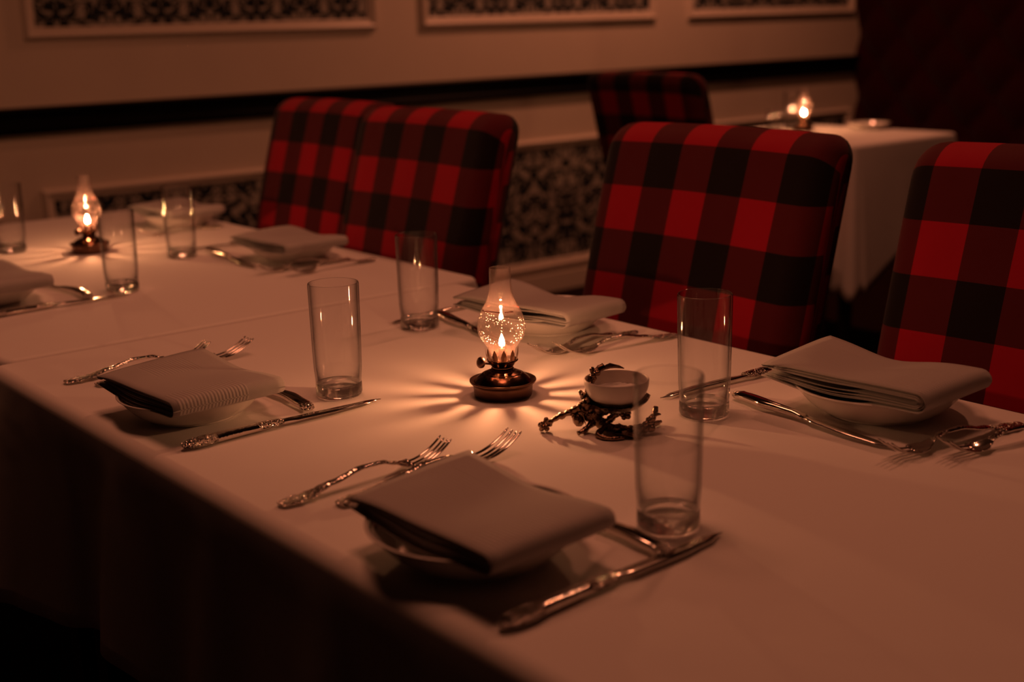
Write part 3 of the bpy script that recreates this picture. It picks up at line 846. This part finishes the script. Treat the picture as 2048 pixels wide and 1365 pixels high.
def make_fork(Lf, name, loc, rz, label, cat='fork'):
    t = empty(name, loc, rz); tag(t, label, cat, 'silver forks')
    s = Lf / 0.20
    h = Lf / 2
    # handle: flares at the end, waists, arches up off the cloth
    wt = [(0, 0.0060), (0.012, 0.0104), (0.030, 0.0100), (0.055, 0.0058), (0.085, 0.0042), (0.118, 0.0036), (0.135, 0.0042)]
    zt = [(0, 0.0026), (0.03, 0.0036), (0.06, 0.0090), (0.095, 0.0150), (0.118, 0.0145), (0.135, 0.0098)]
    path = [(-h - 0.0, 0, 0.0024, 0.0012, 0.0008)]
    for k in range(0, 30):
        x = 0.001 + 0.134 * k / 29
        sc = 1 + (0.10 * sin(x * 420) if (x < 0.06 or x > 0.112) else 0)
        path.append((-h + x * s, 0, lerp_tab(zt, x), lerp_tab(wt, x) * s * sc, 0.0021 if x < 0.1 else 0.0019))
    hd = obj('handle', *sweep(path, 14), M_ORN, t)
    ornament_attr(hd, lambda x: 1.0 if (x + h) / s < 0.050 or (x + h) / s > 0.112 else 0.12)
    # head: shoulder plate that curves down and up again, then four tines
    def headz(x):
        if x < 0.157: return 0.0030 + 13.5 * (0.157 - x) ** 2
        return 0.0030 + 9.2 * (x - 0.157) ** 2
    pv = []; pf = []
    NX = 12; NY = 8
    for side in (0, 1):
        for i in range(NX + 1):
            x = 0.132 + 0.026 * i / NX
            w = lerp_tab([(0.132, 0.0034), (0.140, 0.0066), (0.148, 0.0112), (0.155, 0.0124), (0.162, 0.0122)], x) * s
            for j in range(NY + 1):
                y = -w + 2 * w * j / NY
                z = headz(x) + 0.0022 * (abs(y) / 0.0115) ** 2 * (1 if x > 0.14 else 0.5) - side * 0.0014
                pv.append((-h + x * s, y, z))
    n1 = (NX + 1) * (NY + 1)
    for i in range(NX):
        for j in range(NY):
            a = i * (NY + 1) + j
            pf.append((a, a + 1, a + NY + 2, a + NY + 1)); pf.append((a + n1, a + n1 + NY + 1, a + n1 + NY + 2, a + n1 + 1))
    for i in range(NX):
        a = i * (NY + 1); pf.append((a, a + NY + 1, a + NY + 1 + n1, a + n1))
        a = a + NY; pf.append((a, a + n1, a + n1 + NY + 1, a + NY + 1))
    for j in range(NY):
        pf.append((j, j + n1, j + n1 + 1, j + 1)); a = NX * (NY + 1) + j; pf.append((a, a + 1, a + n1 + 1, a + n1))
    head = obj('head', pv, pf, M_SILVER, t)
    for q in range(4):
        yy = (-0.0093 + 0.0062 * q)
        P = []
        for k in range(12):
            x = 0.154 + 0.046 * k / 11
            w = 0.0022 * (1 - 0.35 * (k / 11)); tt = 0.0009
            if k == 11: w = 0.0007
            P.append((-h + x * s, yy * s * (1 - 0.06 * k / 11), headz(x) + 0.0022 * (abs(yy) / 0.0115) ** 2 - 0.0007, w * s, tt))
        obj('tine', *sweep(P, 8), M_SILVER, head)
    return t

def make_knife(Lk, name, loc, rz, label, plain=False):
    t = empty(name, loc, rz); tag(t, label, 'knife', 'silver knives')
    h = Lk / 2; s = Lk / 0.25
    if plain:     # smooth pistol-grip handle, small ornate cap
        wt = [(0, 0.0070), (0.008, 0.0088), (0.02, 0.0080), (0.05, 0.0082), (0.08, 0.0062), (0.105, 0.0050), (0.115, 0.0052)]
        off = [(0, 0.0050), (0.02, 0.0022), (0.06, -0.0018), (0.115, 0.0)]
    else:
        wt = [(0, 0.0040), (0.012, 0.0085), (0.026, 0.0098), (0.045, 0.0072), (0.085, 0.0066), (0.108, 0.0072), (0.118, 0.0060)]
        off = [(0, 0.0), (0.12, 0.0)]
    path = [(-h - 0.0005, lerp_tab(off, 0), 0.0052, 0.0015, 0.0015)]
    for k in range(30):
        x = 0.001 + 0.117 * k / 29
        tk = lerp_tab([(0, 0.0030), (0.012, 0.0048), (0.05, 0.0050), (0.10, 0.0042), (0.118, 0.0030)], x)
        path.append((-h + x * s, lerp_tab(off, x), 0.0052 + (0.002 * sin(pi * x / 0.12) if plain else 0), lerp_tab(wt, x), tk))
    hd = obj('handle', *sweep(path, 18, 2.6), M_ORN, t)
    if plain: ornament_attr(hd, lambda x: 1.0 if (x + h) / s < 0.010 else 0.0)
    else: ornament_attr(hd, lambda x: 1.0 if (x + h) / s < 0.036 or (x + h) / s > 0.088 else 0.06)
    # blade: straight back, edge curving up to the tip
    v = []; f = []; N = 26
    for k in range(N + 1):
        q = k / N; x = 0.114 + 0.136 * q
        back = 0.0052 if q < 0.86 else 0.0052 - 0.0052 * ((q - 0.86) / 0.14) ** 2
        edge = lerp_tab([(0, -0.0046), (0.10, -0.0050), (0.14, -0.0086), (0.55, -0.0100), (0.82, -0.0072), (1.0, 0.0001)], q)
        if q > 0.999: back = 0.0003
        z = 0.0050 - 0.0030 * q
        tb = 0.0012 * (1 - 0.5 * q)
        for y, zz in ((back, tb), ((back + edge) / 2, tb * 0.8), (edge, 0.0002), ((back + edge) / 2, -tb * 0.8), (back, -tb)):
            v.append((-h + x * s, y, z + zz))
    for k in range(N):
        for i in range(5):
            j = (i + 1) % 5; f.append((k * 5 + i, k * 5 + j, (k + 1) * 5 + j, (k + 1) * 5 + i))
    f.append((4, 3, 2, 1, 0)); f.append(tuple(N * 5 + i for i in range(5)))
    obj('blade', v, f, M_SILVER, t)
    return t

def along(a, b): return ((a[0] + b[0]) / 2, (a[1] + b[1]) / 2, TZ + 0.0006), math.atan2(b[1] - a[1], b[0] - a[0])
# handle end -> tip, table coordinates
FK = [('salad_fork', 0.196, (0.539, 1.021), (0.737, 1.031), 'silver fork furthest left of the nearest napkin, its four tines in full view'),
      ('dinner_fork', 0.222, (0.580, 0.985), (0.802, 1.003), 'silver fork beside the nearest plate, its handle tucked under the napkin corner'),
      ('salad_fork', 0.196, (0.555, 1.583), (0.750, 1.585), 'silver fork whose tine tips just show behind the striped napkin, handle at left'),
      ('dinner_fork', 0.222, (0.579, 1.543), (0.800, 1.562), 'silver fork lying just behind the striped napkin, tines pointing right past it'),
      ('salad_fork', 0.196, (1.231, 0.698), (1.038, 0.727), 'silver fork beside the right-hand plate with its whole ornate handle in view'),
      ('salad_fork', 0.196, (1.275, 0.655), (1.083, 0.692), 'silver fork whose handle is cut off by the right edge of the photo'),
      ('salad_fork', 0.196, (1.237, 1.276), (1.043, 1.264), 'silver fork just right of the bright lamp, closer to the plate behind it'),
      ('salad_fork', 0.196, (1.258, 1.226), (1.075, 1.247), 'silver fork right of the bright lamp, nearer the camera of that pair'),
      ('salad_fork', 0.196, (1.268, 2.060), (1.075, 2.052), 'blurred silver fork on the second table, next to its right-hand plate'),
      ('salad_fork', 0.196, (1.292, 2.020), (1.110, 2.000), 'blurred silver fork on the second table nearest the table seam'),
      ('salad_fork', 0.196, (1.29, 2.610), (1.10, 2.600), 'blurred silver fork on the second table beyond its glasses')]
pf = {}
for nm, L_, a, b, lab in FK:
    loc, rz = along(a, b)
    if nm not in pf: pf[nm] = make_fork(L_, nm, loc, rz, lab)
    else: dup(pf[nm], loc, rz, lab, 'silver forks')
KN = [('dinner_knife', 0.252, (0.533, 0.690), (0.785, 0.706), 'ornate silver dinner knife nearest the camera at the bottom of the photo'),
      ('dinner_knife', 0.252, (0.548, 1.236), (0.799, 1.246), 'ornate silver dinner knife between the striped napkin and the glass beside it'),
      ('dinner_knife', 0.252, (1.282, 1.008), (1.035, 1.026), 'silver dinner knife pointing out from the right-hand napkin to behind the glass'),
      ('dinner_knife', 0.252, (1.275, 1.583), (1.026, 1.566), 'silver dinner knife whose tip shows behind the glass left of the bright lamp'),
      ('dinner_knife', 0.252, (1.300, 2.352), (1.060, 2.386), 'blurred silver dinner knife behind the right glass of the second table'),
      ('dinner_knife', 0.252, (0.600, 2.042), (0.850, 2.056), 'blurred glinting silver dinner knife at the left edge on the second table'),
      ('butter_knife', 0.235, (0.719, 0.700), (0.706, 0.935), 'plain-handled silver knife whose handle shows right of the nearest napkin'),
      ('butter_knife', 0.235, (0.719, 1.262), (0.712, 1.497), 'plain-handled silver knife whose handle shows right of the striped napkin'),
      ('butter_knife', 0.235, (1.094, 0.972), (1.071, 0.738), 'plain-handled silver knife lying in front of the right-hand plate, fully in view'),
      ('butter_knife', 0.235, (1.104, 1.562), (1.066, 1.330), 'plain-handled silver knife running behind the bright lamp chimney toward its plate'),
      ('butter_knife', 0.235, (1.124, 2.345), (1.104, 2.110), 'blurred plain-handled silver knife in front of the second table right plate'),
      ('butter_knife', 0.235, (0.785, 2.066), (0.760, 2.300), 'blurred plain-handled silver knife with glinting handle at the left, beside the cut-off plate')]
pk = {}
for nm, L_, a, b, lab in KN:
    loc, rz = along(a, b)
    if nm not in pk: pk[nm] = make_knife(L_, nm, loc, rz, lab, plain=(nm == 'butter_knife'))
    else: dup(pk[nm], loc, rz, lab, 'silver knives')

# ------------------------------------------------------------------ salt dish on its cast metal branch
BX, BY = 0.922, 0.980
sd = empty('salt_dish', (BX, BY, TZ + 0.0003)); tag(sd, 'white china salt bowl held up by a twisted antique metal branch stand', 'salt dish')
bowl = smooth_prof([(0, 0.0265), (0.010, 0.0268), (0.020, 0.0300), (0.0285, 0.0370), (0.0330, 0.0460), (0.0342, 0.0540), (0.0338, 0.0560), (0.0328, 0.0556), (0.0318, 0.0470), (0.0275, 0.0390), (0.018, 0.0325), (0, 0.0300)], 4)
bowl[0] = (0, 0.0265); bowl[-1] = (0, 0.0300); bowl = [(max(r, 0), z) for r, z in bowl]
bo = obj('bowl', *lathe(bowl, 64), M_CHINA, sd); bo['label'] = 'white china bowl'
random.seed(21)
st = MB()
def tube(pts, r0, r1, lump=0.35, n=8):
    """cast branch through control points with knobbly radius"""
    cp = smooth_prof([tuple(p) for p in pts], 7); m = len(cp)
    path = []
    for k, p in enumerate(cp):
        q = k / (m - 1); r = (r0 + (r1 - r0) * q) * (1 + lump * random.uniform(-0.5, 0.7))
        path.append((p[0], p[1], p[2], r, r * random.uniform(0.8, 1.1)))
    st.add(*sweep(path, n))
# view axes in plan: rt = to the right in the photo, aw = away from the camera
rt = Vector((0.777, -0.629, 0)); aw = Vector((0.62, 0.776, 0))
def V(a, b, z): p = rt * a + aw * b; return (p.x, p.y, z)
tube([V(-.078, -.002, .006), V(-.064, 0, .014), V(-.048, 0, .021), V(-.036, 0, .026), V(-.026, 0, .022)], .0022, .0060)
tube([V(-.040, .002, .027), V(-.030, 0, .020), V(-.020, 0, .010), V(-.010, -.004, .0045), V(.006, -.012, .0035), V(.020, -.018, .0040)], .0070, .0042)
tube([V(-.028, .004, .030), V(-.030, .006, .040), V(-.026, .012, .050), V(-.020, .018, .060), V(-.012, .022, .064)], .0050, .0030, .5)
tube([V(-.022, 0, .012), V(-.034, -.012, .0045), V(-.042, -.018, .0025)], .0042, .0022)
tube([V(-.010, -.004, .006), V(-.022, -.026, .0028), V(-.010, -.038, .0022), V(.004, -.036, .0022)], .0032, .0022)
tube([V(.004, -.012, .004), V(.018, -.022, .006), V(.028, -.022, .012), V(.036, -.018, .018)], .0046, .0030)
tube([V(.010, -.014, .004), V(.012, -.030, .003), V(.020, -.040, .0028)], .0034, .0024)
tube([V(-.012, -.002, .008), V(-.004, -.006, .016), V(.002, -.006, .020)], .0040, .0034)
tube([V(.018, -.014, .005), V(.034, -.002, .004), V(.048, .014, .003)], .0036, .0022)
tube([V(.030, -.006, .004), V(.040, .004, .014), V(.042, .008, .022)], .0032, .0028)
tube([V(-.022, 0, .020), V(-.006, 0, .0215), V(.012, 0, .0235), V(.028, .002, .030), V(.034, .004, .037)], .0050, .0030, .3)
tube([V(-.046, 0, .020), V(-.044, -.002, .013), V(-.043, -.002, .009)], .0034, .0022, .3)
# body of the stand: broad folded leaf mass
for k in range(26):
    a = random.uniform(-.043, -.012); z = random.uniform(.012, .034) - max(0, -a - .032) * 0.6
    st.add(*ball(V(a, random.uniform(-.004, .006), z), random.uniform(.0040, .0078), 8, 6, (1, 1, random.uniform(.9, 1.4))))
for k in range(12):
    a = random.uniform(-.006, .036)
    st.add(*ball(V(a, random.uniform(-.026, -.010), random.uniform(.004, .009)), random.uniform(.0030, .0052), 8, 6))
# cradle leaf under the bowl
lv = []; lf = []
for i in range(13):
    a = -pi * 0.15 + pi * 1.3 * i / 12 + 2.9
    for j in range(5):
        q = j / 4; r = 0.012 + 0.020 * q + 0.0015 * sin(i * 2.4) * q
        z = 0.0238 + 0.0105 * q ** 2 - 0.0010 * (i % 2) * q
        lv.append((r * cos(a), r * sin(a), z)); 
for i in range(12):
    for j in range(4):
        b0 = i * 5 + j; lf.append((b0, b0 + 1, b0 + 6, b0 + 5))
c0 = len(lv); lv2 = [(x, y, z - 0.0016) for x, y, z in lv]
lf2 = [tuple(q + c0 for q in reversed(g)) for g in lf]
st.add(lv + lv2, lf + lf2)
def leaf(base, d, ln, w, up):
    b = Vector(base); d = Vector(d).normalized(); s = d.cross(Vector((0, 0, 1))); 
    if s.length < .01: s = rt
    s.normalize(); q = []; ff = []
    for k in range(7):
        t_ = k / 6; ww = w * sin(pi * (0.12 + 0.88 * t_) ) * (1 + 0.25 * (k % 2))
        c = b + d * ln * t_ + Vector((0, 0, up * sin(pi * t_)))
        q += [c - s * ww + Vector((0, 0, ww * 0.4)), c, c + s * ww + Vector((0, 0, ww * 0.4)), c + Vector((0, 0, -0.0012))]
    for k in range(6):
        for i in range(4):
            j = (i + 1) % 4; ff.append((k * 4 + i, k * 4 + j, (k + 1) * 4 + j, (k + 1) * 4 + i))
    st.add(q, ff)
leaf(V(-.020, .018, .058), rt + Vector((0, 0, .15)), .030, .0062, .003)
leaf(V(-.032, .004, .032), -rt * .6 + Vector((0, 0, -.8)), .022, .006, .002)
leaf(V(.034, -.018, .016), rt + Vector((0, 0, .5)), .012, .004, .001)
leaf(V(-.040, -.004, .026), rt * .35 + Vector((0, 0, -1)), .026, .0085, .002)
leaf(V(-.014, -.006, .022), -rt * .3 + Vector((0, 0, -1)), .020, .0075, .002)
leaf(V(-.006, -.024, .003), rt - aw * .6, .026, .005, .001)
for (a, b_, z, r, nn) in ((-.076, -.002, .007, .0058, 14), (-.022, .014, .058, .0050, 12), (-.034, .004, .037, .0042, 12), (.034, -.018, .014, .0048, 12), (.008, -.008, .018, .0040, 8), (.018, -.030, .005, .0042, 8)):
    for k in range(nn):
        st.add(*ball(V(a + random.uniform(-r, r), b_ + random.uniform(-r, r), max(z + random.uniform(-r, r), .003)), random.uniform(.0018, .0032), 7, 5))
so = st.build('branch_stand', M_ANTIQUE, sd); so['label'] = 'dark antique metal stand cast as a twisted leafy branch with berries'
sv, sf = lathe([(0, 0.0478), (0.008, 0.0474), (0.016, 0.0462), (0.023, 0.0450), (0.0290, 0.0432), (0.0288, 0.0425), (0, 0.0400)], 48)
sv = [(x + 0.001 * sin(y * 500), y, z + (0.0012 * mnoise.noise(Vector((x * 160, y * 160, 3))) if z > 0.037 else 0)) for x, y, z in sv]
sa = obj('salt', sv, sf, M_SALT, loc=(BX, BY, TZ + 0.0003)); tag(sa, 'loose white salt filling the china bowl', 'salt', kind='stuff')

# ------------------------------------------------------------------ lights: dim warm ceiling downlights plus added overhead fill
def downlight(x, y, power, color=(1.0, 0.305, 0.15), target=None, spot=None, radius=0.05, blend=0.6, z=CEIL - 0.03, label=None):
    ld = bpy.data.lights.new('downlight_bulb', 'SPOT' if spot else 'POINT')
    ld.energy = power; ld.color = color; ld.shadow_soft_size = radius
    lo = bpy.data.objects.new('downlight_bulb', ld); COL.objects.link(lo)
    lo.location = (x, y, z)
    if spot:
        ld.spot_size = spot; ld.spot_blend = blend
        d = Vector(target) - Vector(lo.location); lo.rotation_euler = d.to_track_quat('-Z', 'Y').to_euler()
    return lo
downlight(2.50, 1.60, 26, target=(1.9, 1.8, 0.0), spot=RAD(165), radius=0.05, blend=0.8)
downlight(4.10, 3.45, 60, target=(4.15, 4.0, 0.0), spot=RAD(150), radius=0.05, blend=0.8)
for lx, ly, en in ((0.82, 1.10, 5.7), (0.95, 2.10, 5.8)):  # soft unseen fill discs, added above the joined tables to lighten shadows
    la = bpy.data.lights.new('overhead_fill', 'AREA'); la.shape = 'DISK'; la.size = 0.5; la.energy = en; la.color = (1.0, 0.305, 0.15)
    lo = bpy.data.objects.new('overhead_fill', la); COL.objects.link(lo); lo.location = (lx, ly, CEIL - 0.03)

w = bpy.data.worlds.new('room_air'); scene.world = w; w.use_nodes = True
w.node_tree.nodes['Background'].inputs[0].default_value = (1.0, 0.38, 0.26, 1)
w.node_tree.nodes['Background'].inputs[1].default_value = 0.004

# ------------------------------------------------------------------ camera
Rw = Matrix(((0.7769466116391665, 0.17031074634469903, -0.6060925773691097), (-0.6290174867660644, 0.16980077351469766, -0.7586202598509443), (-0.026286194188632362, 0.9706502701762987, 0.23905457327094926)))
cd = bpy.data.cameras.new('camera'); cam = bpy.data.objects.new('camera', cd); COL.objects.link(cam)
mw = Rw.to_4x4(); mw.translation = Vector((0, 0, TZ + 0.43)); cam.matrix_world = mw
cd.sensor_width = 36; cd.lens = 2651.0575 / 2048 * 36; cd.clip_start = 0.02
cd.dof.use_dof = True; cd.dof.focus_distance = 1.50; cd.dof.aperture_fstop = 3.8
scene.camera = cam

vs = scene.view_settings; vs.view_transform = 'Standard'; vs.look = 'None'; vs.exposure = 0; vs.gamma = 1; vs.use_curve_mapping = False
cy = scene.cycles
cy.use_denoising = True
cy.max_bounces = 16; cy.transparent_max_bounces = 32; cy.transmission_bounces = 12; cy.glossy_bounces = 6; cy.diffuse_bounces = 3
cy.sample_clamp_indirect = 60; cy.caustics_reflective = True; cy.caustics_refractive = True
cy.blur_glossy = 0.05
